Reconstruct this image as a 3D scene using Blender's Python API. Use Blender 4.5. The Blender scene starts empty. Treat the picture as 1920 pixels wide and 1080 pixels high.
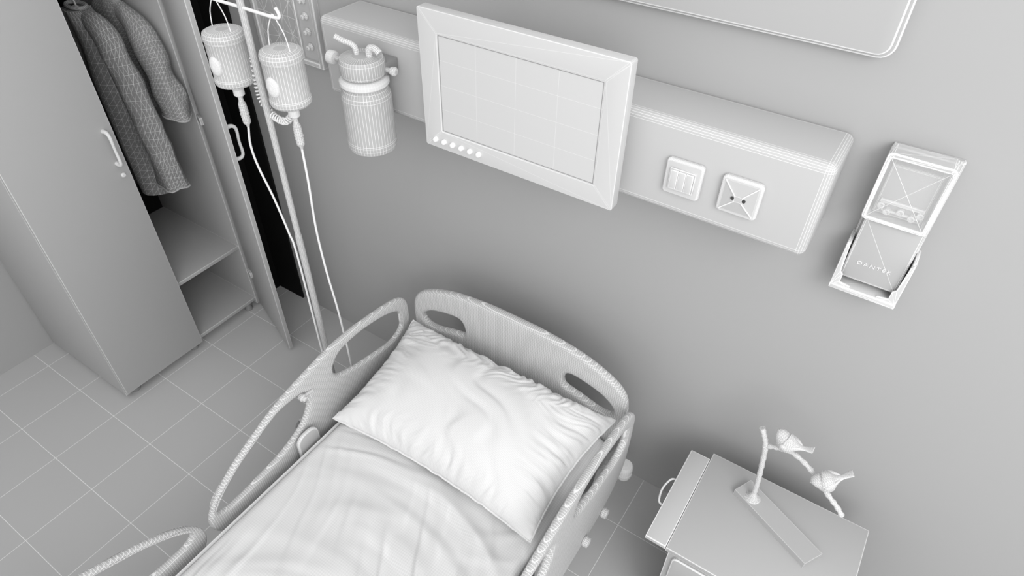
import bpy, bmesh, math, random
from mathutils import Vector, Matrix, noise
from mathutils.geometry import delaunay_2d_cdt
random.seed(3)
scene = bpy.context.scene
COL = scene.collection
scene.view_settings.view_transform = 'Standard'

# ---------------------------------------------------------------- materials
def mat(name, col, rough=.6, wire=None, w=.0008, amt=.8, line=.95, axes=(0, 2), s=.012, off=(0, 0), alpha=1, bump=0, bscale=60):
    m = bpy.data.materials.new(name); m.use_nodes = True
    nt = m.node_tree; N = nt.nodes; L = nt.links
    b = N['Principled BSDF']
    b.inputs['Roughness'].default_value = rough
    b.inputs['Specular IOR Level'].default_value = .25
    b.inputs['Alpha'].default_value = alpha
    c = (col, col, col, 1)
    b.inputs['Base Color'].default_value = c
    def math_(op, a, b_=None, clamp=False):
        n = N.new('ShaderNodeMath'); n.operation = op; n.use_clamp = clamp
        for i, v in enumerate((a, b_)):
            if v is None: continue
            if isinstance(v, (int, float)): n.inputs[i].default_value = v
            else: L.new(v, n.inputs[i])
        return n.outputs[0]
    fac = None
    if wire == 'quad':
        u = N.new('ShaderNodeUVMap'); u.uv_map = 'fuv'
        z = N.new('ShaderNodeUVMap'); z.uv_map = 'fsize'
        su = N.new('ShaderNodeSeparateXYZ'); L.new(u.outputs[0], su.inputs[0])
        sz = N.new('ShaderNodeSeparateXYZ'); L.new(z.outputs[0], sz.inputs[0])
        ds = []
        for i in (0, 1):
            p = math_('MINIMUM', su.outputs[i], math_('SUBTRACT', 1, su.outputs[i]))
            ds.append(math_('MULTIPLY', p, sz.outputs[i]))
        fac = math_('LESS_THAN', math_('MINIMUM', ds[0], ds[1]), w)
    elif wire == 'tri':
        n = N.new('ShaderNodeWireframe'); n.inputs[0].default_value = w * 2
        fac = n.outputs[0]
    elif wire == 'grid':
        t = N.new('ShaderNodeNewGeometry')
        sp = N.new('ShaderNodeSeparateXYZ'); L.new(t.outputs['Position'], sp.inputs[0])
        ds = []
        for k, a in enumerate(axes):
            ds.append(math_('PINGPONG', math_('ADD', sp.outputs[a], 20 * s - off[k]), s / 2))
        fac = math_('LESS_THAN', math_('MINIMUM', ds[0], ds[1]), w)
    if fac is not None:
        mx = N.new('ShaderNodeMix'); mx.data_type = 'RGBA'
        L.new(math_('MULTIPLY', fac, amt), mx.inputs['Factor'])
        mx.inputs['A'].default_value = c
        mx.inputs['B'].default_value = (line, line, line, 1)
        L.new(mx.outputs['Result'], b.inputs['Base Color'])
        if alpha < 1:
            L.new(math_('ADD', math_('MULTIPLY', fac, 1-alpha), alpha, True), b.inputs['Alpha'])
    if bump:
        n = N.new('ShaderNodeTexNoise'); n.inputs['Scale'].default_value = bscale; n.inputs['Detail'].default_value = 4
        bp = N.new('ShaderNodeBump'); bp.inputs['Strength'].default_value = bump; bp.inputs['Distance'].default_value = .01
        L.new(n.outputs[0], bp.inputs['Height']); L.new(bp.outputs[0], b.inputs['Normal'])
    return m

M_wall = mat('wall_paint', .41, .9)
M_floor = mat('floor_tile', .50, .5, 'grid', w=.0012, amt=.8, line=.95, axes=(0, 1), s=.29, off=(-2.70, -1.425))
M_ward = mat('wardrobe_laminate', .44, .6, 'quad', w=.0008, amt=.5)
M_wardshade = mat('wardrobe_painted_shade', .004, .9)  # near-black, the shade inside and beside the wardrobe put into the colour
M_plain = mat('light_laminate', .50, .6, 'quad', w=.0008, amt=.8)
M_unit = mat('headwall_plastic', .50, .6, 'quad', w=.0005, amt=.7)
M_mon = mat('monitor_plastic', .60, .5, 'tri', w=.0004, amt=.35, line=1)
M_screen = mat('monitor_screen', .60, .4, 'quad', w=.0005, amt=.35)
M_dark = mat('dark_recess', .05, .8)
M_mid = mat('mid_grey_plastic', .25, .6)
M_knob = mat('white_plastic', .72, .5, 'quad', w=.0005, amt=.5)
M_switch = mat('switch_plastic', .58, .5, 'quad', w=.0004, amt=.7, line=1)
M_bottle = mat('bottle_shell', .50, .45, 'quad', w=.0006, amt=.8)
M_jar = mat('jar_shell', .44, .45, 'quad', w=.0006, amt=.7)
M_metal = mat('pole_metal', .50, .4, 'quad', w=.0006, amt=.6)
M_tube = mat('clear_tubing', .9, .4)
M_bedgX = mat('bed_plastic_rail', .46, .5, 'grid', w=.0006, amt=.65, axes=(1, 2), s=.008)
M_bedgH = mat('bed_plastic_board', .46, .5, 'grid', w=.0006, amt=.65, axes=(0, 2), s=.008)
M_bed = mat('bed_plastic', .48, .5, 'quad', w=.0007, amt=.7)
M_sheet = mat('sheet_cotton', .64, .9, 'grid', w=.0006, amt=.3, axes=(0, 1), s=.008)
M_pillow = mat('pillow_cotton', .68, .9, 'quad', w=.0005, amt=.4, line=1)
M_gown = mat('gown_cloth', .20, .9, 'tri', w=.0005, amt=.6, line=.85)
M_gown2 = mat('gown_cloth_pale', .25, .9, 'tri', w=.0005, amt=.6, line=.85)
M_night = mat('cabinet_laminate', .44, .6, 'quad', w=.0008, amt=.6)
M_bird = mat('sculpture_metal', .50, .5, 'tri', w=.0004, amt=.7)
M_case = mat('dispenser_case', .62, .4, 'tri', w=.0004, amt=.9, line=1)
M_clear = mat('dispenser_clear_rim', .70, .3, 'tri', w=.0004, amt=.9, line=1, alpha=.6)
M_glass = mat('dispenser_clear_cover', .80, .3, 'tri', w=.0004, amt=.7, line=1, alpha=.25)
M_case2 = mat('dispenser_front', .46, .5, 'tri', w=.0004, amt=.8, line=1)
M_case3 = mat('dispenser_inner', .42, .5, 'quad', w=.0005, amt=.8, line=1)
M_panel = mat('wall_panel_face', .44, .6, 'quad', w=.0009, amt=.6)
M_board = mat('board_mesh', .42, .6, 'tri', w=.0008, amt=.7)

# ---------------------------------------------------------------- helpers
def root(name, loc, label, cat, group=None):
    e = bpy.data.objects.new(name, None); e.location = loc
    e.empty_display_size = .05
    COL.objects.link(e)
    e['label'] = label; e['category'] = cat
    if group: e['group'] = group
    return e

def attach(o, parent):
    if parent is None: return
    o.parent = parent
    if parent.type == 'EMPTY':
        o.matrix_parent_inverse = Matrix.Translation(-Vector(parent.location))
    else:
        o.matrix_parent_inverse = Matrix.Identity(4)

def mesh(name, verts, faces, m, parent=None, smooth=True, angle=40):
    me = bpy.data.meshes.new(name)
    me.from_pydata([tuple(v) for v in verts], [], faces)
    bm = bmesh.new(); bm.from_mesh(me)
    bmesh.ops.recalc_face_normals(bm, faces=bm.faces)
    uv = bm.loops.layers.uv.new('fuv'); sz = bm.loops.layers.uv.new('fsize')
    for f in bm.faces:
        if len(f.loops) == 4:
            v = [l.vert.co for l in f.loops]
            a = ((v[1]-v[0]).length + (v[2]-v[3]).length)/2
            b = ((v[2]-v[1]).length + (v[3]-v[0]).length)/2
            for l, c in zip(f.loops, ((0, 0), (1, 0), (1, 1), (0, 1))):
                l[uv].uv = c; l[sz].uv = (a, b)
        else:
            for l in f.loops:
                l[uv].uv = (.5, .5); l[sz].uv = (1, 1)
        f.smooth = smooth
    if smooth:
        for e in bm.edges:
            if len(e.link_faces) == 2 and e.calc_face_angle(0) > math.radians(angle): e.smooth = False
    bm.to_mesh(me); bm.free()
    me.materials.append(m)
    o = bpy.data.objects.new(name, me); COL.objects.link(o)
    attach(o, parent)
    return o

def bevbox_geo(lo, hi, bev=0, seg=2):
    bm = bmesh.new()
    bmesh.ops.create_cube(bm, size=1)
    for v in bm.verts:
        v.co = Vector([lo[i] + (v.co[i] + .5) * (hi[i] - lo[i]) for i in range(3)])
    if bev:
        bmesh.ops.bevel(bm, geom=list(bm.edges), offset=bev, segments=seg, profile=.5, affect='EDGES')
    bm.verts.index_update()
    vs = [v.co.copy() for v in bm.verts]; fs = [[v.index for v in f.verts] for f in bm.faces]
    bm.free(); return vs, fs

def box(name, lo, hi, m, parent=None, bev=.003, seg=2, xf=None):
    vs, fs = bevbox_geo(lo, hi, bev, seg)
    if xf: vs = [xf @ v for v in vs]
    return mesh(name, vs, fs, m, parent)

def merge(*geos):
    V, F = [], []
    for v, f in geos:
        n = len(V); V += list(v); F += [[i + n for i in q] for q in f]
    return V, F

def lathe_geo(profile, c, seg=32, axis='Z', cap=True):
    vs, fs = [], []
    for r, z in profile:
        for k in range(seg):
            a = 2 * math.pi * k / seg
            p = (r * math.cos(a), r * math.sin(a), z)
            if axis == 'Y': p = (p[0], p[2], p[1])
            if axis == 'X': p = (p[2], p[0], p[1])
            vs.append(Vector(p) + Vector(c))
    n = len(profile)
    for i in range(n - 1):
        for k in range(seg):
            k2 = (k + 1) % seg
            fs.append([i*seg+k, i*seg+k2, (i+1)*seg+k2, (i+1)*seg+k])
    if cap:
        fs.append([k for k in range(seg)]); fs.append([(n-1)*seg+k for k in range(seg)])
    return vs, fs

def lathe(name, profile, c, m, parent=None, seg=32, axis='Z'):
    return mesh(name, *lathe_geo(profile, c, seg, axis), m, parent)

def catmull(P, closed, n=6):
    P = [Vector(p) for p in P]; out = []; N = len(P)
    rng = range(N) if closed else range(N - 1)
    for i in rng:
        if closed: a, b, c, d = P[i-1], P[i], P[(i+1) % N], P[(i+2) % N]
        else: a, b, c, d = P[max(i-1, 0)], P[i], P[i+1], P[min(i+2, N-1)]
        for k in range(n):
            t = k / n
            out.append(.5*((2*b)+(c-a)*t+(2*a-5*b+4*c-d)*t*t+(3*b-a-3*c+d)*t**3))
    if not closed: out.append(P[-1])
    return out

def tube_geo(pts, rad, seg=10, closed=False, flat=None):
    pts = [Vector(p) for p in pts]; n = len(pts)
    if not isinstance(rad, (list, tuple)): rad = [rad] * n
    vs, fs = [], []
    T = []
    for i in range(n):
        if closed: t = pts[(i+1) % n] - pts[i-1]
        else: t = pts[min(i+1, n-1)] - pts[max(i-1, 0)]
        T.append(t.normalized())
    up = Vector((0, 0, 1)) if abs(T[0].z) < .9 else Vector((1, 0, 0))
    nr = (up - T[0] * up.dot(T[0])).normalized()
    for i in range(n):
        nr = (nr - T[i] * nr.dot(T[i])).normalized()
        bn = T[i].cross(nr)
        for k in range(seg):
            a = 2*math.pi*k/seg
            f = flat[i] if flat else 1
            vs.append(pts[i] + rad[i] * (math.cos(a) * nr * f + math.sin(a) * bn))
    for i in range(n if closed else n - 1):
        j = (i + 1) % n
        for k in range(seg):
            k2 = (k+1) % seg
            fs.append([i*seg+k, i*seg+k2, j*seg+k2, j*seg+k])
    if not closed:
        fs.append(list(range(seg))); fs.append([(n-1)*seg+k for k in range(seg)])
    return vs, fs

def tube(name, pts, rad, m, parent=None, seg=10, closed=False, sub=0, flat=None):
    if sub:
        if isinstance(rad, (list, tuple)):
            q = catmull([tuple(p) + (r,) for p, r in zip(pts, rad)], closed, sub)
            pts = [Vector(p[:3]) for p in q]; rad = [p[3] for p in q]
        else: pts = catmull(pts, closed, sub)
    return mesh(name, *tube_geo(pts, rad, seg, closed, flat), m, parent)

def inside(p, q):
    c = False; n = len(q)
    for i in range(n):
        a, b = q[i-1], q[i]
        if (a.y > p.y) != (b.y > p.y) and p.x < (b.x-a.x)*(p.y-a.y)/(b.y-a.y)+a.x: c = not c
    return c

def plate_geo(outer, holes, depth, bev, place, smooth_n=6, bseg=4, grid=0):
    loops = []
    for j, lp in enumerate([outer] + holes):
        q = catmull([(a, b) for a, b in lp], True, smooth_n) if smooth_n else [Vector(p) for p in lp]
        A = sum(q[i-1].x*q[i].y - q[i].x*q[i-1].y for i in range(len(q)))
        if (A > 0) != (j == 0): q = q[::-1]
        loops.append(q)
    vs, fs = [], []; base0, base1 = [], []
    rings = []
    for k in range(bseg + 1):
        a = (math.pi/2) * k / bseg
        rings.append((-bev*(1-math.sin(a)), depth/2 - bev*(1-math.cos(a))))
    full = rings + [(o, -w) for o, w in rings[::-1]]
    inner = []; edges = []
    for q in loops:
        n = len(q); nr = []
        for i in range(n):
            t = (q[(i+1) % n] - q[i-1])
            if t.length < 1e-9: t = q[(i+1) % n]-q[i]
            t.normalize(); nr.append(Vector((t.y, -t.x)))
        b = len(vs)
        for o, w in full:
            for i in range(n):
                p = q[i] + nr[i]*o
                vs.append(Vector(place(p.x, p.y, w)))
        R = len(full)
        for r in range(R-1):
            for i in range(n):
                i2 = (i+1) % n
                fs.append([b+r*n+i, b+r*n+i2, b+(r+1)*n+i2, b+(r+1)*n+i])
        inner.append([q[i]+nr[i]*full[0][0] for i in range(n)])
        base0 += [b+i for i in range(n)]
        base1 += [b+(R-1)*n+i for i in range(n)]
    pts = [p for lp in inner for p in lp]
    k = 0
    for lp in inner:
        n = len(lp)
        edges += [(k+i, k+(i+1) % n) for i in range(n)]; k += n
    nb = len(pts)
    if grid:
        xs = [p.x for p in inner[0]]; ys = [p.y for p in inner[0]]
        x = min(xs)+grid/2
        while x < max(xs):
            y = min(ys)+grid/2
            while y < max(ys):
                p = Vector((x, y))
                if inside(p, inner[0]) and not any(inside(p, h) for h in inner[1:]):
                    if min((p-b_).length for b_ in pts[:nb]) > grid*.4: pts.append(p)
                y += grid
            x += grid
    vo, eo, fo, ov, oe, of = delaunay_2d_cdt([Vector((p.x, p.y)) for p in pts], edges, [], 0, 1e-7)
    w0, w1 = full[0][1], full[-1][1]
    mp0, mp1 = {}, {}
    for i, v in enumerate(vo):
        src = [s for s in ov[i] if s < nb] if ov[i] else []
        if src: mp0[i] = base0[src[0]]; mp1[i] = base1[src[0]]
        else:
            mp0[i] = len(vs); vs.append(Vector(place(v.x, v.y, w0)))
            mp1[i] = len(vs); vs.append(Vector(place(v.x, v.y, w1)))
    for f in fo:
        c = sum((vo[i] for i in f), Vector((0, 0)))/len(f)
        if inside(c, inner[0]) and not any(inside(c, h) for h in inner[1:]):
            fs.append([mp0[i] for i in f]); fs.append([mp1[i] for i in f[::-1]])
    return vs, fs

def plate(name, outer, holes, depth, bev, place, m, parent=None, smooth_n=6, grid=0):
    return mesh(name, *plate_geo(outer, holes, depth, bev, place, smooth_n, 4, grid), m, parent, True, 50)

def rrect(x0, x1, y0, y1, r, n=5):
    out = []
    for cx, cy, a0 in ((x1-r, y1-r, 0), (x0+r, y1-r, 90), (x0+r, y0+r, 180), (x1-r, y0+r, 270)):
        for k in range(n+1):
            a = math.radians(a0 + 90*k/n); out.append((cx+r*math.cos(a), cy+r*math.sin(a)))
    return out

def struct(name, lo, hi, m):
    o = box(name, lo, hi, m, None, 0); o['kind'] = 'structure'; return o

# ---------------------------------------------------------------- room
XL = -3.42
struct('floor', (XL-.1, -4.2, -.1), (3.2, .1, 0), M_floor)
struct('wall_back', (XL-.1, 0, 0), (3.2, .1, 3.0), M_wall)
struct('wall_left', (XL-.1, -4.2, 0), (XL, 0, 3.0), M_wall)

# ---------------------------------------------------------------- wardrobe
WX0, WX1, WY0, WY1, WH = -3.41, -2.74, -1.03, -.185, 2.12
ZB = .05
W = root('wardrobe', (-3.07, -.6, 0), 'tall two-door laminate wardrobe with one door standing open', 'wardrobe')
box('side_panel', (WX0, WY0, ZB-.03), (WX1, WY0+.02, WH), M_ward, W, .001)
box('side_panel', (WX0, WY1-.02, ZB-.03), (WX1, WY1, WH), M_ward, W, .001)
box('gap_shade_block', (WX0, WY1+.001, .0), (WX1-.03, -.012, WH), M_wardshade, W, 0)  # added black block standing in for shade in the gap to the wall
box('wall_shade_sheet', (WX0, -.011, .0), (-2.575, -.001, WH), M_wardshade, W, 0)  # added black sheet painting the open door's shade on the back wall
box('back_panel', (WX0, WY0+.02, ZB), (WX0+.012, WY1-.02, WH-.02), M_wardshade, W, 0)
box('top_panel', (WX0, WY0+.02, WH-.02), (WX1, WY1-.02, WH), M_ward, W, .001)
box('bottom_panel', (WX0+.012, WY0+.02, ZB), (WX1, WY1-.02, ZB+.02), M_ward, W, .001)
box('divider_panel', (WX0+.012, -.60, ZB+.02), (WX1-.01, -.582, WH-.02), M_wardshade, W, .001)
box('shelf', (WX0+.02, -.582, .42), (WX1-.005, WY1-.02, .44), M_ward, W, .001)
tube('clothes_rail', [(-3.05, -.582, 1.80), (-3.05, WY1-.02, 1.80)], .012, M_metal, W, 12)
for y in (-.97, -.62, -.25):
    for x in (-3.33, -2.765):
        lathe('foot', [(.022, 0), (.024, .005), (.018, .02), (.018, ZB-.002)], (x, y, 0), M_mid, W, 16)
d = box('door', (WX1+.002, WY0, .045), (WX1+.022, -.587, WH), M_ward, W, .0015)
def bar_handle(parent, p0, out):
    o = Vector(out); a = Vector(p0)
    pts = [a, a+o*.025+Vector((0, 0, .0)), a+o*.038+Vector((0, 0, -.02)), a+o*.036+Vector((0, 0, -.075)), a+o*.038+Vector((0, 0, -.13)), a+o*.025+Vector((0, 0, -.15)), a+Vector((0, 0, -.15))]
    tube('handle', pts, [.010, .008, .007, .006, .007, .008, .010], M_knob, parent, 10, sub=4)
bar_handle(d, (WX1+.021, -.625, 1.315), (1, 0, 0))
lathe('lock_knob', [(.004, 0), (.009, .003), (.011, .010), (.007, .016)], (WX1+.02, -.622, 1.11), M_knob, d, 12, 'X')
hx, hy = WX1+.004, WY1-.004
ex, ey = -2.298, -.354
ang = math.atan2(ey-hy, ex-hx)
R = Matrix.Translation((hx, hy, 0)) @ Matrix.Rotation(ang, 4, 'Z')
d2 = box('door', (0, -.001, .02), (.452, .019, WH), M_ward, W, .0015, 2, R)
p = R @ Vector((.415, .018, 1.315)); o = (R.to_3x3() @ Vector((0, 1, 0)))
bar_handle(d2, p, o)
for z in (1.19, .26, 1.9):
    box('hinge', (.0, -.014, z-.018), (.05, 0, z+.018), M_ward, d2, .003, 2, R)

def gown(name, cx, cy, z0, z1, hw, th, m, label, seed, slen, group_y=1.0):
    V, F = [], []
    seg = 40; rows = 26
    for i in range(rows+1):
        t = i/rows; z = z0 + (z1-z0)*t
        if t < .78: w = hw*(1.08-.16*t)
        else: w = hw*(.95)*(1-((t-.78)/.22)**2.0*.70)
        for k in range(seg):
            a = 2*math.pi*k/seg
            f = 1 + .30*math.sin(a*6+seed+t*2.0+math.sin(t*5))*(1-t*.7)
            x = w*math.cos(a); y = th*(1.25-.5*t)*math.sin(a)*f
            n = noise.noise(Vector((x*7+seed, y*6, z*4)))*.03
            V.append((cx+x+n, cy+y+n*.4, z+n*.6+.012*math.sin(a*3+seed)*(1-t)))
    for i in range(rows):
        for k in range(seg):
            k2 = (k+1) % seg
            F.append([i*seg+k, i*seg+k2, (i+1)*seg+k2, (i+1)*seg+k])
    F.append([rows*seg+k for k in range(seg)])
    g = root(name, (cx, cy, z1), label, 'clothes', 'gowns hanging in the wardrobe')
    mesh('gown_body', V, F, m, g, True, 60)
    for sgn in (1, -1):
        if sgn < 0: pts = [(cx-hw*.7, cy, z1-.10), (cx-hw*.92, cy+.0, z1-.22), (cx-hw*.98, cy, z1-.38), (cx-hw*.98, cy, z1-.5)]
        else: pts = [(cx+hw*.30, cy, z1-.05), (cx+hw*.78, cy-.01, z1-.11), (cx+hw*1.05, cy-.015, z1-.42*slen-.02), (cx+hw*1.22, cy-.02, z1-.75*slen), (cx+hw*1.26, cy-.015, z1-slen)]
        rr_ = (.050, .076, .080, .078, .080)[:len(pts)]
        q = catmull([p_ + (r,) for p_, r in zip(pts, rr_)], False, 7)
        SG = 20
        gv, gf = tube_geo([Vector(v[:3]) for v in q], [v[3] for v in q], SG)
        nr_ = len(q)
        g2 = []
        for n_, v in enumerate(gv):
            a = 2*math.pi*(n_ % SG)/SG; tt = (n_//SG)/nr_
            v = v + Vector((noise.noise(v*11)*.022, noise.noise(v*9+Vector((5, 0, 0)))*.012, noise.noise(v*8+Vector((0, 5, 0)))*.010))
            c_ = Vector(q[n_//SG][:3])
            v = c_ + (v-c_)*(1+.13*math.sin(a*4+seed+tt*3)*tt)
            g2.append(Vector((v.x, cy+(v.y-cy)*.62*group_y, v.z)))
        gv = g2
        sl = mesh('sleeve', gv, gf, m, g, True, 60)
        e_ = [Vector(v) for v in gv[-SG:]]
        ctr = sum(e_, Vector())/SG
        tube('cuff', [ctr+(v-ctr)*1.03 for v in e_], .004, m, sl, 6, True)
    tube('collar', [(cx+.058*math.cos(a), cy+.030*math.sin(a), z1+.006) for a in [k*math.pi/8 for k in range(16)]], .008, m, g, 8, True)
    h = root('clothes_hanger', (cx, cy, z1), 'thin metal clothes hanger holding a gown', 'hanger', 'hangers on the wardrobe rail')
    tube('hook', [(cx, cy, z1+.005), (cx, cy, z1+.06), (cx+.018, cy, 1.80-.002), (cx+.012, cy, 1.823), (cx-.008, cy, 1.828), (cx-.022, cy, 1.81)], .0035, M_metal, h, 8, sub=4)
    tube('shoulder_bar', [(cx-hw*.6, cy, z1-.08), (cx-.05, cy, z1-.02), (cx, cy, z1), (cx+.05, cy, z1-.02), (cx+hw*.6, cy, z1-.08)], .006, M_metal, h, 8, sub=4)
gown('hospital_gown', -3.045, -.385, .86, 1.68, .210, .070, M_gown, 'long grey patterned gown hanging inside the open wardrobe', 1.0, .76)
gown('hospital_gown', -3.005, -.262, 1.22, 1.70, .185, .028, M_gown2, 'grey patterned gown with hanging sleeve beside the panel', 4.0, .47, .95)

# ---------------------------------------------------------------- board behind the drip stand
B = root('wall_board', (-2.2, 0, 1.54), 'framed wall board with a column of small round knobs', 'board')
V, F = [], []
nx, nz = 5, 10
for j in range(nz+1):
    for i in range(nx+1):
        V.append((-2.365+.23*i/nx+(random.uniform(-.012, .012) if 0 < i < nx else 0), -.012, 1.555+.73*j/nz+(random.uniform(-.02, .02) if 0 < j < nz else 0)))
for j in range(nz):
    for i in range(nx):
        a = j*(nx+1)+i; F += [[a, a+1, a+nx+2], [a, a+nx+2, a+nx+1]] if (i+j) % 2 else [[a, a+1, a+nx+1], [a+1, a+nx+2, a+nx+1]]
mesh('board_face', V, F, M_board, B, False)
box('board_backing', (-2.365, -.011, 1.555), (-2.035, -.0, 2.285), M_plain, B, .001)
Fm = merge(bevbox_geo((-2.385, -.028, 1.54), (-2.365, 0, 2.30), .003), bevbox_geo((-2.035, -.028, 1.54), (-2.015, 0, 2.30), .003),
           bevbox_geo((-2.365, -.028, 1.54), (-2.035, 0, 1.56), .003), bevbox_geo((-2.365, -.028, 2.28), (-2.035, 0, 2.30), .003),
           bevbox_geo((-2.14, -.022, 1.56), (-2.128, 0, 2.28), .002))
mesh('board_frame', *Fm, M_plain, B)
for k in range(10):
    lathe('knob', [(.008, -.011), (.015, -.013), (.015, -.018), (.009, -.022), (.009, -.032), (.004, -.034)], (-2.083, 0, 1.615+.06*k), M_plain, B, 14, 'Y')

# ---------------------------------------------------------------- headwall unit
HX0, HX1, HY, HZ0, HZ1 = -1.79, -.09, -.21, 1.58, 1.855
H = root('headwall_unit', (-.94, 0, HZ0), 'long grey rounded medical supply trunking on the wall', 'wall unit')
box('housing', (HX0, HY, HZ0), (HX1, 0, HZ1), M_unit, H, .022, 5)
MO = root('monitor', (-.935, -.25, 1.58), 'flat light-grey patient monitor with six round buttons', 'monitor')
mx0, mx1, mz0, mz1 = -1.272, -.602, 1.578, 2.012
sx0, sx1, sz0, sz1 = -1.205, -.665, 1.640, 1.948
fy = -.295
outer = rrect(mx0, mx1, mz0, mz1, .006, 2); hole = rrect(sx0, sx1, sz0, sz1, .002, 1)
plate('frame', outer, [hole], .036, .0015, lambda u, v, w: (u, fy+.018+w, v), M_mon, MO, 0)
V, F = [], []
nx, nz = 4, 4
for j in range(nz+1):
    for i in range(nx+1):
        V.append((sx0+(sx1-sx0)*i/nx, fy+.0015, sz0+(sz1-sz0)*j/nz))
for j in range(nz):
    for i in range(nx):
        a = j*(nx+1)+i; F.append([a, a+1, a+nx+2, a+nx+1])
mesh('screen', V, F, M_screen, MO, False)
plate('screen_border', rrect(sx0+.004, sx1-.004, sz0+.004, sz1-.004, .001, 1), [rrect(sx0+.0053, sx1-.0053, sz0+.0053, sz1-.0053, .001, 1)], .0008, .0001, lambda u, v, w: (u, fy+.0010+w, v), M_mid, MO, 0)
box('rear_shell', (mx0+.01, fy+.03, mz0+.01), (mx1-.01, fy+.05, mz1-.01), M_mon, MO, .004)
box('mount', (-1.02, fy+.05, 1.64), (-.85, HY-.001, 1.80), M_mid, MO, .004)
for k in range(6):
    lathe('button', [(.0085, .002), (.0085, -.007), (.0065, -.010), (.003, -.011)], (-1.230+.0335*k, fy, 1.607), M_tube, MO, 16, 'Y')
S = root('light_switch', (-.44, HY, 1.705), 'square light switch plate with three rockers', 'light switch')
plate('switch_plate', rrect(-.492, -.388, 1.652, 1.758, .010, 3), [], .018, .006, lambda u, v, w: (u, HY-.009+w, v), M_switch, S, 0)
plate('rocker_frame', rrect(-.476, -.404, 1.672, 1.736, .002, 1), [rrect(-.4725, -.4075, 1.6755, 1.7325, .001, 1)], .008, .001, lambda u, v, w: (u, HY-.021+w, v), M_switch, S, 0)
for k in range(3):
    box('rocker', (-.4720+.0215*k, HY-.029, 1.676), (-.4512+.0215*k, HY-.0185, 1.732), M_switch, S, .0015)
S = root('power_socket', (-.285, HY, 1.705), 'square power socket with crossed diagonal face', 'socket')
x0, x1, z0, z1 = -.338, -.230, 1.652, 1.760
plate('socket_plate', rrect(x0, x1, z0, z1, .012, 3), [], .018, .006, lambda u, v, w: (u, HY-.009+w, v), M_switch, S, 0)
cx, cz = (x0+x1)/2, (z0+z1)/2
a = .044; yb, yt = HY-.0185, HY-.026
V = [(cx-a, yb, cz-a), (cx+a, yb, cz-a), (cx+a, yb, cz+a), (cx-a, yb, cz+a)]
V += [(cx-.010, yt, cz-.008), (cx+.010, yt, cz-.008), (cx+.010, yt, cz+.008), (cx-.010, yt, cz+.008)]
F = [[4, 5, 6, 7], [0, 1, 5, 4], [1, 2, 6, 5], [2, 3, 7, 6], [3, 0, 4, 7]]
mesh('socket_face', V, F, M_unit, S, False)
for dx_, dz_, n_ in ((-1, -1, 4), (1, -1, 5), (1, 1, 6), (-1, 1, 7)):
    tube('ridge', [(cx+dx_*a, yb-.001, cz+dz_*a), tuple(Vector(V[n_])+Vector((0, -.001, 0)))], .0016, M_tube, S, 6)
for s_ in (-1, 1):
    lathe('socket_hole', [(.0048, -.018), (.0048, -.0265), (.004, -.0272)], (cx+s_*.015, HY, cz), M_dark, S, 14, 'Y')

# suction jar
J = root('suction_jar', (-1.50, -.30, 1.50), 'ribbed suction jar with hose fittings mounted on the trunking', 'suction jar')
jc = (-1.50, -.312, 0)
lathe('jar_body', [(.050, 1.495), (.070, 1.500), (.081, 1.507), (.084, 1.520), (.084, 1.533), (.082, 1.538), (.082, 1.690), (.080, 1.702), (.072, 1.716), (.060, 1.727), (.056, 1.734), (.056, 1.752)], jc, M_jar, J, 48)
lathe('neck_collar', [(.056, 1.722), (.074, 1.726), (.080, 1.733), (.080, 1.744), (.072, 1.752), (.058, 1.754)], jc, M_knob, J, 48)
lathe('lid', [(.055, 1.756), (.068, 1.760), (.073, 1.768), (.073, 1.806), (.068, 1.816), (.030, 1.820)], jc, M_jar, J, 48)
tube('hose_spout', [(-1.52, -.31, 1.816), (-1.523, -.31, 1.838), (-1.535, -.315, 1.85), (-1.560, -.325, 1.858), (-1.580, -.335, 1.870)], .009, M_bottle, J, 12, sub=4)
tube('hose_elbow', [(-1.475, -.30, 1.816), (-1.475, -.30, 1.838), (-1.465, -.30, 1.848), (-1.445, -.30, 1.848), (-1.43, -.30, 1.838)], .011, M_bottle, J, 12, sub=4)
box('clamp', (-1.56, -.275, 1.755), (-1.44, HY-.001, 1.795), M_mid, J, .004)
tube('clamp_rod', [(-1.675, -.268, 1.755), (-1.415, -.268, 1.775)], .008, M_metal, J, 12)
lathe('knob', [(.012, 0), (.020, -.002), (.023, -.008), (.023, -.028), (.018, -.032), (.012, -.033), (.010, -.022)], (-1.665, -.268, 1.755), M_knob, J, 18, 'X')
lathe('knob', [(.010, 0), (.013, .002), (.014, .008), (.014, .016), (.010, .020), (.006, .021)], (-1.420, -.268, 1.775), M_unit, J, 18, 'X')

# ---------------------------------------------------------------- large wall panel
P = root('wall_panel', (-.75, 0, 2.05), 'large flat wall panel with rounded corners above the trunking', 'panel')
for nm, gr, y0, y1, m_ in (('panel_back', 0.004, -.018, -.0, M_panel), ('panel_rim', .0, -.040, -.018, M_panel), ('panel_face', .010, -.052, -.040, M_panel)):
    plate(nm, rrect(-1.42+gr, -.078-gr, 2.055+gr, 2.62-gr, .035-gr*.6, 5), [], y1-y0, .004, (lambda yc: lambda u, v, w: (u, yc+w, v))((y0+y1)/2), m_, P, 0)

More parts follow.
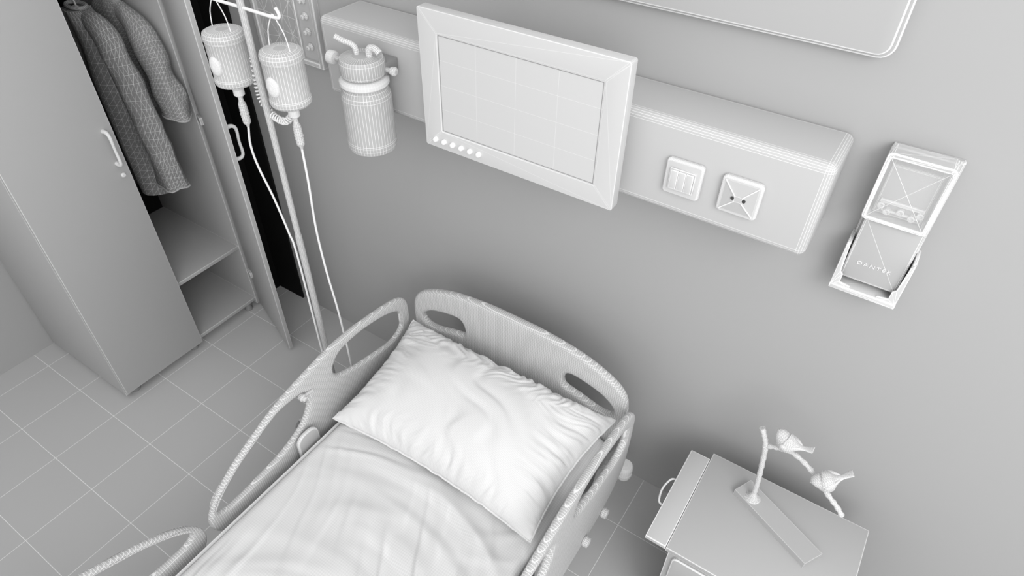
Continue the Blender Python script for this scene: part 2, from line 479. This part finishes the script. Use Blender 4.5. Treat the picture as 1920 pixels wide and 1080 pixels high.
# ---------------------------------------------------------------- dispenser
D = root('wall_dispenser', (.08, 0, 1.44), 'wall-mounted dispenser with clear upper cover and slotted tray', 'dispenser')
box('back_plate', (-.003, -.02, 1.50), (.158, 0, 1.86), M_case2, D, .004)
plate('upper_cover', rrect(-.005, .148, 1.675, 1.868, .012, 3), [rrect(.004, .140, 1.684, 1.855, .006, 2)], .062, .003, lambda u, v, w: (u, -.052+w+(v-1.68)*-.02, v), M_clear, D, 0)
box('cover_window', (.004, -.083, 1.684), (.140, -.080, 1.855), M_glass, D, .001)
box('inner_block', (.014, -.052, 1.686), (.130, -.022, 1.825), M_case3, D, .004)
for x_, z_ in ((.028, 1.716), (.046, 1.702), (.076, 1.710), (.104, 1.702), (.120, 1.716)):
    lathe('spray_nozzle', [(.0085, -.051), (.0085, -.066), (.0060, -.067), (.0050, -.060)], (x_, 0, z_), M_case, D, 10, 'Y')
box('nozzle_bar', (.022, -.060, 1.722), (.126, -.051, 1.732), M_case, D, .002)
box('nozzle_bar', (.032, -.058, 1.698), (.118, -.051, 1.704), M_case, D, .002)
box('front_panel', (.006, -.068, 1.475), (.152, -.02, 1.676), M_case2, D, .006)
tr = merge(bevbox_geo((-.008, -.088, 1.440), (.165, -.0, 1.456), .003), bevbox_geo((-.008, -.078, 1.456), (.002, -.0, 1.59), .003), bevbox_geo((.156, -.078, 1.456), (.165, -.0, 1.59), .003))
mesh('tray', *tr, M_case, D)
def lbr(sx, x):
    pl = [(x, 1.450), (x+sx*.050, 1.450), (x+sx*.050, 1.460), (x+sx*.022, 1.464), (x+sx*.022, 1.49), (x+sx*.014, 1.498), (x+sx*.009, 1.58), (x, 1.59)]
    plate('bracket', pl, [], .006, .0015, lambda u, v, w: (u, -.080+w, v), M_case, D, 0)
lbr(1, -.007); lbr(-1, .164)
tx = bpy.data.curves.new('lettering', 'FONT'); tx.body = 'DANTEK'; tx.size = .0150; tx.extrude = .0010; tx.offset = -.0002; tx.align_x = 'CENTER'; tx.space_character = 1.28
to = bpy.data.objects.new('tmp', tx); COL.objects.link(to)
dg = bpy.context.evaluated_depsgraph_get()
me = bpy.data.meshes.new_from_object(to.evaluated_get(dg)); bpy.data.objects.remove(to)
xs_ = [v.co.x for v in me.vertices]; mid_ = (min(xs_)+max(xs_))/2; wd_ = max(xs_)-min(xs_)
me.transform(Matrix.Translation((.078, -.0688, 1.530)) @ Matrix.Rotation(math.radians(90), 4, 'X') @ Matrix.Diagonal((.086/wd_, 1, 1, 1)) @ Matrix.Translation((-mid_, 0, 0)))
me.materials.clear(); me.materials.append(M_tube)
lo = bpy.data.objects.new('lettering', me); COL.objects.link(lo); attach(lo, D)

# ---------------------------------------------------------------- IV stand
PX, PY = -1.77, -.505
I = root('iv_stand', (PX, PY, 0), 'slim metal drip stand on five castors beside the bed', 'iv stand')
tube('pole', [(PX, PY, .08), (PX, PY, .7), (PX, PY, 1.12)], .013, M_metal, I, 14)
tube('upper_pole', [(PX, PY, 1.12), (PX, PY, 1.5), (PX, PY, 1.99)], .011, M_metal, I, 14)
tube('crossbar', [(PX-.155, PY, 1.995), (PX-.165, PY, 1.975), (PX-.14, PY, 1.965), (PX, PY, 1.965), (PX+.14, PY, 1.965), (PX+.165, PY, 1.975), (PX+.155, PY, 1.995)], .005, M_tube, I, 10, sub=4)
lathe('base_hub', [(.03, .05), (.035, .06), (.035, .09), (.018, .11)], (PX, PY, 0), M_metal, I, 20)
for k in range(5):
    a = math.radians(72*k+20)
    e = Vector((PX+.20*math.cos(a), PY+.20*math.sin(a), .065))
    tube('leg', [(PX, PY, .075), e], .011, M_metal, I, 10)
    lathe('castor', [(.012, -.012), (.026, -.010), (.026, .010), (.012, .012)], (e.x, e.y, .027), M_mid, I, 16, 'X')
cp = catmull([(PX-.030, PY+.02, 1.80), (PX-.042, PY+.02, 1.72), (PX-.035, PY+.015, 1.655), (PX+.015, PY+.01, 1.615), (PX+.070, PY+.01, 1.612), (PX+.105, PY+.02, 1.645)], False, 36)
hp = []
for i, c_ in enumerate(cp):
    t = (cp[min(i+1, len(cp)-1)] - cp[max(i-1, 0)]).normalized(); n1 = t.cross(Vector((0, 1, 0))).normalized(); n2 = t.cross(n1)
    a = i*2*math.pi/6.5
    hp.append(c_ + .011*(math.cos(a)*n1 + math.sin(a)*n2))
tube('coiled_lead', hp, .0026, M_tube, I, 6)

def bottle(x, y, tub, lbl):
    g = root('iv_bottle', (x, y, 1.64), lbl, 'iv bottle', 'bottles on the drip stand')
    c = (x, y, 0)
    lathe('bottle_body', [(.028, 1.694), (.052, 1.696), (.061, 1.700), (.065, 1.708), (.065, 1.720), (.0625, 1.724), (.0625, 1.842), (.065, 1.846), (.065, 1.858), (.061, 1.868), (.050, 1.873), (.02, 1.874)], c, M_bottle, g, 40)
    V, F = [], []
    a0 = math.radians(-84); n = 20; rr = [0.001, .5, .8, .95, 1]
    for r in rr:
        for k in range(n):
            th = 2*math.pi*k/n
            da = r*.024*math.cos(th)/.0625; dz = r*.032*math.sin(th)
            rad = .0622 + .009*math.sqrt(max(0, 1-r**4))
            V.append((x+rad*math.cos(a0+da), y+rad*math.sin(a0+da), 1.775+dz))
    for i in range(len(rr)-1):
        for k in range(n): F.append([i*n+k, i*n+(k+1) % n, (i+1)*n+(k+1) % n, (i+1)*n+k])
    F.append(list(range(n)))
    mesh('oval_label', V, F, M_knob, g)
    lathe('bottle_neck', [(.012, 1.650), (.018, 1.656), (.018, 1.676), (.028, 1.686), (.032, 1.696)], c, M_knob, g, 20)
    prof = [(.004, 1.535), (.007, 1.545)]
    for k in range(6):
        z = 1.553+.011*k; prof += [(.0155-.0008*abs(k-3), z), (.0130, z+.0055)]
    prof += [(.013, 1.622), (.008, 1.634), (.008, 1.652)]
    lathe('drip_chamber', prof, c, M_bottle, g, 14)
    tube('wire_loop', [(x-.045, y, 1.868), (x-.035, y, 1.92), (x-.008, y, 1.965), (x, y, 1.972), (x+.008, y, 1.965), (x+.035, y, 1.92), (x+.045, y, 1.868)], .0016, M_tube, g, 6, sub=4)
    tube('tubing', tub, .0040, M_tube, g, 8, sub=5)
bottle(-1.898, PY, [(-1.898, PY, 1.536), (-1.915, PY, 1.46), (-1.905, PY, 1.376), (-1.86, PY, 1.25), (-1.81, PY-.01, 1.12), (PX-.022, PY-.012, 1.04), (PX-.020, PY-.012, .7), (PX-.020, PY-.012, .3)], 'ribbed drip bottle hanging inverted with tubing running to the pole')
bottle(-1.635, PY, [(-1.635, PY, 1.536), (-1.64, PY, 1.40), (-1.655, PY, 1.20), (-1.650, PY, 1.00), (-1.632, PY, .80), (-1.625, PY, .60), (-1.62, PY, .40), (-1.60, PY, .2)], 'ribbed drip bottle hanging inverted with long free tubing')

# ---------------------------------------------------------------- bed
BX0, BX1 = -1.40, -.49
BC = -.945
BD = root('hospital_bed', (BC, -1.3, 0), 'adjustable hospital bed with moulded headboard and side rails', 'bed')
half = [(.0, .932), (.12, .930), (.26, .913), (.36, .885), (.44, .845), (.482, .80), (.497, .74), (.497, .64), (.49, .52), (.46, .44), (.40, .41), (.2, .41)]
outer = [(BC+x, z) for x, z in half] + [(BC, .41)] + [(BC-x, z) for x, z in half[1:][::-1]]
hr = [(-.715, .745), (-.705, .775), (-.68, .790), (-.62, .782), (-.55, .760), (-.505, .725), (-.497, .695), (-.515, .672), (-.56, .668), (-.64, .690), (-.70, .705), (-.713, .722)]
hl = [(2*BC-x, z) for x, z in hr]
plate('headboard', outer, [hr, hl], .036, .015, lambda u, v, w: (u, -.250+w, v), M_bedgH, BD, 5, .03)
plate('footboard', outer, [hr, hl], .036, .015, lambda u, v, w: (u, -2.34+w, v), M_bedgH, BD, 5, .03)
r_out = [(-.275, .70), (-.285, .775), (-.335, .815), (-.47, .840), (-.61, .852), (-.75, .843), (-.97, .795), (-1.10, .740), (-1.20, .690), (-1.29, .620), (-1.340, .545), (-1.335, .48), (-1.29, .43), (-1.20, .42), (-1.10, .40), (-.95, .36), (-.7, .34), (-.45, .36), (-.33, .42), (-.285, .50), (-.275, .6)]
r_h1 = [(-.328, .69), (-.338, .748), (-.41, .786), (-.50, .806), (-.58, .813), (-.670, .802), (-.715, .752), (-.70, .700), (-.61, .660), (-.50, .635), (-.40, .620), (-.336, .645)]
r_h2 = [(-.850, .695), (-.865, .755), (-.965, .766), (-1.04, .744), (-1.12, .710), (-1.20, .665), (-1.284, .606), (-1.303, .558), (-1.25, .532), (-1.12, .540), (-1.00, .560), (-.90, .610)]
def rail(xc, yf, parent):
    pl = lambda u, v, w: (xc+w, yf(u), v)
    return plate('side_rail', r_out, [r_h1, r_h2], .028, .0125, pl, M_bedgX, parent, 5, .03)
for xc, s_ in ((-1.472, -1), (-.418, 1)):
    ra = rail(xc, lambda y: y, BD)
    rb = rail(xc, lambda y: -2.66-y-.05, BD)
    for rr_, f in ((ra, lambda y: y), (rb, lambda y: -2.71-y)):
        if s_ < 0:
            y = f(-.880)
            lathe('latch_pin', [(.012, 0), (.014, .004), (.014, .016), (.010, .018), (.009, .026), (.004, .028)], (xc+.010, y, .752), M_bed, rr_, 16, 'X')
            tube('latch_lever', [(xc+.018, y, .752), (xc+.018, f(-.83), .742)], .006, M_bed, rr_, 10)
        for yy, zz in ((-.45, .33), (-.60, .35)):
            y2 = f(yy)
            lathe('rail_knob', [(.010, 0), (.019, s_*.004), (.021, s_*.012), (.019, s_*.024), (.008, s_*.028)], (xc+s_*.012, y2, zz+.03), M_bed, rr_, 18, 'X')
        y = f(-.92)
        plate('grip_tab', rrect(y-.050, y+.050, .40, .605, .040, 6), [], .016, .006, (lambda xx: lambda u, v, w: (xx+w, u, v))(xc-s_*.040), M_bed, rr_, 0)
box('bed_frame', (BX0+.02, -2.30, .33), (BX1-.02, -.28, .395), M_bed, BD, .01)
box('frame_beam', (-1.30, -2.1, .20), (-1.22, -.45, .331), M_bed, BD, .006)
box('frame_beam', (-.67, -2.1, .20), (-.59, -.45, .331), M_bed, BD, .006)
for x in (-1.26, -.63):
    for y in (-.50, -2.05):
        c_ = box('leg', (x-.03, y-.03, .12), (x+.03, y+.03, .30), M_bed, BD, .006)
        lathe('castor', [(.02, -.02), (.058, -.018), (.062, 0), (.058, .018), (.02, .02)], (x, y, .062), M_mid, c_, 24, 'X')
for x in (-1.46, -.425):
    lathe('bumper_roller', [(.016, .262), (.030, .266), (.034, .276), (.034, .292), (.024, .296), (.024, .304), (.034, .308), (.034, .330), (.028, .340), (.012, .342)], (x, -.20, 0), M_knob, BD, 24)
    tube('bumper_arm', [(x, -.20, .30), (x+(.06 if x < -1 else -.06), -.24, .32), (x+(.12 if x < -1 else -.12), -.29, .35)], .012, M_bed, BD, 10)

# mattress + sheet
MT = root('mattress', (BC, -1.3, .395), 'white mattress covered by a wrinkled fitted sheet', 'mattress')
box('mattress_core', (BX0+.015, -2.29, .396), (BX1-.015, -.285, .52), M_bed, MT, .03, 4)
V, F = [], []
nx, ny = 200, 380
x0, x1, y0, y1 = BX0, BX1, -2.30, -.278
def ridge(v):
    v = min(1, abs(v)); return (1-v)**2*(1+2*v)
for j in range(ny+1):
    for i in range(nx+1):
        u = i/nx; v = j/ny
        drop = .14; r = .035
        Wd = x1-x0; tot = Wd+2*drop
        s_ = u*tot
        if s_ < drop: x = x0; z = .55-(drop-s_)
        elif s_ > tot-drop: x = x1; z = .55-(s_-(tot-drop))
        else: x = x0+(s_-drop); z = .55
        e = min(x-x0, x1-x)
        if z >= .5499 and e < r: z = .55 - (r-math.sqrt(max(0, r*r-(r-e)**2)))
        y = y0+(y1-y0)*v
        ey_ = min(y-y0, y1-y)
        if ey_ < r: z = min(z, z - (r-math.sqrt(max(0, r*r-(r-ey_)**2)))*.9)
        top = max(0, min(1, e/.08)) if .505 < z else 0
        wp = noise.noise(Vector((x*1.5, y*1.5, .3)))
        wq = noise.noise(Vector((x*5, y*5, 3.3)))
        q1 = y*1.0 + .18*math.sin(x*3.2+1.2) + wp*.12 + wq*.012
        q2 = y*.8 - x*.6 + wp*.15 + wq*.015
        q3 = y*.55 + x*.85 + wp*.18 + wq*.02
        n1 = noise.noise(Vector((q1*9, x*.8, 2.)))
        n2 = noise.noise(Vector((q2*9, (x+y)*.9, 7.)))
        n3 = noise.noise(Vector((q3*11, (y-x)*.9, 17.)))
        m1 = .45+.9*noise.noise(Vector((x*2.0, y*2.0, 9)))
        m2 = .30+.9*noise.noise(Vector((x*2.0, y*2.0, 19)))
        m3 = .25+.9*noise.noise(Vector((x*2.3, y*2.3, 29)))
        dz = .021*ridge(n1*3.2)*max(0, m1) + .020*ridge(n2*3.8)*max(0, m2) + .017*ridge(n3*4.2)*max(0, m3) + .008*wp + .0015*wq
        z += dz*top + .004
        if z < .51: x += (.006+.006*math.sin(y*26+noise.noise(Vector((y*5, 0, 0)))*4))*(-1 if x < BC else 1)*min(1, (.52-z)*12)
        V.append((x, y, z))
for j in range(ny):
    for i in range(nx):
        a = j*(nx+1)+i; F.append([a, a+1, a+nx+2, a+nx+1])
mesh('bed_sheet', V, F, M_sheet, MT, True, 80)

# pillow
PW = root('pillow', (BC, -.56, .60), 'plump white pillow with pointed creased corners', 'pillow')
V, F = [], []
nx, ny = 190, 116
cor = {(-1, 1): (-1.415, -.305, .700), (1, 1): (-.468, -.305, .715), (-1, -1): (-1.395, -.815, .600), (1, -1): (-.505, -.815, .600)}
def pil(u, v, top):
    w = [(1-u)*(1+v)/4, (1+u)*(1+v)/4, (1-u)*(1-v)/4, (1+u)*(1-v)/4]
    c = [cor[(-1, 1)], cor[(1, 1)], cor[(-1, -1)], cor[(1, -1)]]
    p = Vector([sum(w[k]*c[k][q] for k in range(4)) for q in range(3)])
    p.x -= .030*u**3*(1-v*v)
    p.y -= .030*v**3*(1-u*u)
    h = (max(0, 1-abs(u)**2.6)**.55)*(max(0, 1-abs(v)**2.3)**.55)
    bo = max(abs(u), abs(v))
    edge = max(0, (bo-.55)/.45)**1.3
    t = u if abs(v) >= abs(u) else v
    sd = (1 if v > 0 else 2) if abs(v) >= abs(u) else (3 if u > 0 else 4)
    blend = min(1, abs(abs(u)-abs(v))*4)
    wv = noise.noise(Vector((u*2, v*2, 11.)))*.25
    nn = noise.noise(Vector(((t+wv*.6)*(14 if sd < 3 else 9), bo*1.4, sd*3.)))
    fine = noise.noise(Vector(((t+wv)*30, bo*6, sd*5.)))
    n2 = noise.noise(Vector(((u*1.0+v*.6+wv)*2.6, (v-u*.3)*.9, 3.)))
    big = noise.noise(Vector((u*1.5, v*1.3, 5.)))
    if top:
        p.z += .140*h + (.018*nn + .009*fine)*edge*blend*min(1, h*2.5) - .008*ridge(n2*2.8)*min(1, h*1.4) + .016*big*h
        p.z += .007*fine*min(1, max(0, v-.35)*3)*min(1, h*2)
    else:
        p.z -= .022*h
        p.z = max(p.z, .578)
    if bo > .93:
        k_ = (bo-.93)/.07
        p.z += .008*noise.noise(Vector((u*14, v*14, 0)))*k_
    return p
idx = {}
def vid(i, j, top):
    b = (i in (0, nx) or j in (0, ny)); k = (i, j, 0 if b else top)
    if k not in idx:
        idx[k] = len(V)
        uu = -1+2*i/nx; vv = -1+2*j/ny
        uu = math.sin(uu*math.pi/2)*.5+uu*.5; vv = math.sin(vv*math.pi/2)*.5+vv*.5
        V.append(pil(uu, vv, top))
    return idx[k]
for top in (1, 0):
    for j in range(ny):
        for i in range(nx):
            F.append([vid(i, j, top), vid(i+1, j, top), vid(i+1, j+1, top), vid(i, j+1, top)])
mesh('pillow_cover', V, F, M_pillow, PW, True, 80)
bd = [pil(-1+2*i/60, -1, 1) for i in range(60)] + [pil(1, -1+2*i/36, 1) for i in range(36)] + [pil(1-2*i/60, 1, 1) for i in range(60)] + [pil(-1, 1-2*i/36, 1) for i in range(36)]
mesh('pillow_seam', *tube_geo(bd, .004, 8, True), M_pillow, PW)

# ---------------------------------------------------------------- bedside cabinet
NX0, NX1, NY0, NY1, NZ = -.128, .415, -.585, -.15, .604
N_ = root('bedside_cabinet', (.14, -.37, 0), 'grey laminate bedside cabinet with drawers and side tray', 'cabinet')
box('body', (NX0+.01, NY0+.01, .06), (NX1-.01, NY1, NZ-.02), M_night, N_, .002)
box('top_board', (NX0, NY0, NZ-.02), (NX1, NY1, NZ), M_night, N_, .0015)
for k, (z0, z1) in enumerate([(.42, .57), (.25, .41), (.08, .24)]):
    dr = plate('drawer', rrect(NX0+.03, NX1-.03, z0, z1, .02, 4), [], .014, .004, lambda u, v, w: (u, NY0+.004+w, v), M_night, N_, 0)
    zc = (z0+z1)/2; xc = (NX0+NX1)/2
    tube('handle', [(xc-.06, NY0-.003, zc), (xc-.055, NY0-.025, zc), (xc, NY0-.03, zc), (xc+.055, NY0-.025, zc), (xc+.06, NY0-.003, zc)], .005, M_knob, dr, 8, sub=4)
for x in (NX0+.05, NX1-.05):
    for y in (NY0+.05, NY1-.05):
        lathe('castor', [(.012, -.012), (.028, -.010), (.028, .010), (.012, .012)], (x, y, .028), M_mid, N_, 16, 'X')
        tube('castor_stem', [(x, y, .05), (x, y, .066)], .008, M_mid, N_, 8)
t_ = box('side_tray', (-.202, -.582, .585), (-.130, -.180, .602), M_plain, N_, .002)
tube('handle', [(-.201, -.44, .588), (-.218, -.43, .586), (-.228, -.38, .584), (-.218, -.33, .586), (-.201, -.32, .588)], .0035, M_knob, t_, 8, sub=5)

# ---------------------------------------------------------------- bird sculpture
BS = root('bird_sculpture', (.14, -.30, NZ), 'metal sculpture of two small birds on a curved branch', 'sculpture')
c4 = [(-.012, -.272), (.022, -.205), (.300, -.340), (.262, -.405)]
V = [(x, y, NZ+z) for z in (.001, .028) for x, y in c4]
F = [[0, 3, 2, 1], [4, 5, 6, 7]] + [[k, (k+1) % 4, 4+(k+1) % 4, 4+k] for k in range(4)]
mesh('base_block', V, F, M_night, BS, False)
tp = catmull([(.048, -.268, NZ+.026), (.046, -.268, .67), (.040, -.268, .74), (.030, -.265, .82), (.018, -.262, .90), (.004, -.258, .935), (-.012, -.255, .965)], False, 6)
tr_ = [max(.0085, .028-.0045*i)*(1+.14*math.sin(i*2.3)) for i in range(len(tp))]
mesh('trunk', *tube_geo(tp, tr_, 12), M_bird, BS)
bp_ = catmull([(.014, -.262, .895), (.035, -.265, .915), (.06, -.270, .930), (.09, -.275, .943), (.13, -.288, .942), (.165, -.303, .933), (.197, -.32, .920), (.235, -.335, .900), (.262, -.343, .885), (.285, -.35, .865)], False, 5)
mesh('branch', *tube_geo(bp_, [.0078*(1+.20*math.sin(i*1.9)) for i in range(len(bp_))], 10), M_bird, BS)
def bird(p, head, tail):
    p = Vector(p); h = Vector(head); t = Vector(tail)
    up = Vector((0, 0, 1))
    pts = [p+h*1.35, p+h*1.2, p+h*1.0+up*.005, p+h*.65+up*.005, p+h*.25, p, p+t*.2, p+t*.36, p+t*.60+up*.006, p+t*.92+up*.016]
    rad = [.001, .005, .0175, .0230, .029, .032, .028, .016, .0090, .014]
    fl = [1, 1, 1, 1, 1, 1, 1, .8, .4, .2]
    q = catmull([tuple(a)+(r, f) for a, r, f in zip(pts, rad, fl)], False, 3)
    b_ = mesh('bird', *tube_geo([Vector(v[:3]) for v in q], [max(.0008, v[3]) for v in q], 16, False, [v[4] for v in q]), M_bird, BS)
    side = Vector((-h.y, h.x, 0)).normalized()
    for s_ in (-1, 1):
        q = catmull([tuple(a)+(r,) for a, r in zip([p+h*.15+side*s_*.024+up*.004, p+side*s_*.0265+up*.005, p+t*.25+side*s_*.020+up*.005, p+t*.5+side*s_*.008+up*.006], [.003, .009, .007, .002])], False, 4)
        mesh('wing', *tube_geo([Vector(v[:3]) for v in q], [v[3] for v in q], 10, False, [.8]*len(q)), M_bird, b_)
bird((.068, -.272, .972), (-.030, .010, .008), (.080, -.005, .008))
bird((.205, -.325, .948), (-.027, -.008, -.017), (.058, .035, .036))

# ---------------------------------------------------------------- lights
w = bpy.data.worlds.new('world'); scene.world = w; w.use_nodes = True
w.node_tree.nodes['Background'].inputs[0].default_value = (1, 1, 1, 1)
w.node_tree.nodes['Background'].inputs[1].default_value = 1.05
def area(name, loc, tgt, size, power):
    l = bpy.data.lights.new(name, 'AREA'); l.shape = 'DISK'; l.size = size; l.energy = power
    o = bpy.data.objects.new(name, l); COL.objects.link(o); o.location = loc
    o.rotation_euler = (Vector(tgt)-Vector(loc)).to_track_quat('-Z', 'Y').to_euler()
area('ceiling_light', (1.6, -2.2, 3.4), (-.2, -.3, 1.2), 1.6, 44)
area('added_front_fill', (1.6, -3.8, 3.2), (.8, 0, 2.0), 2.4, 56)  # unseen fill lamp added in front to brighten the back wall

# ---------------------------------------------------------------- camera
cd = bpy.data.cameras.new('camera'); cd.sensor_width = 36; cd.lens = 1238/1920*36; cd.clip_start = .01
co = bpy.data.objects.new('camera', cd); COL.objects.link(co)
Rt = Vector((.8344, .5509, .0161)).normalized(); Fw = Vector((-.4022, .6286, -.6658)).normalized()
Up = Rt.cross(Fw).normalized(); Rt = Fw.cross(Up).normalized()
Mx = Matrix((Rt, Up, -Fw)).transposed().to_4x4(); Mx.translation = (0, -1.75, 2.66)
co.matrix_world = Mx
scene.camera = co
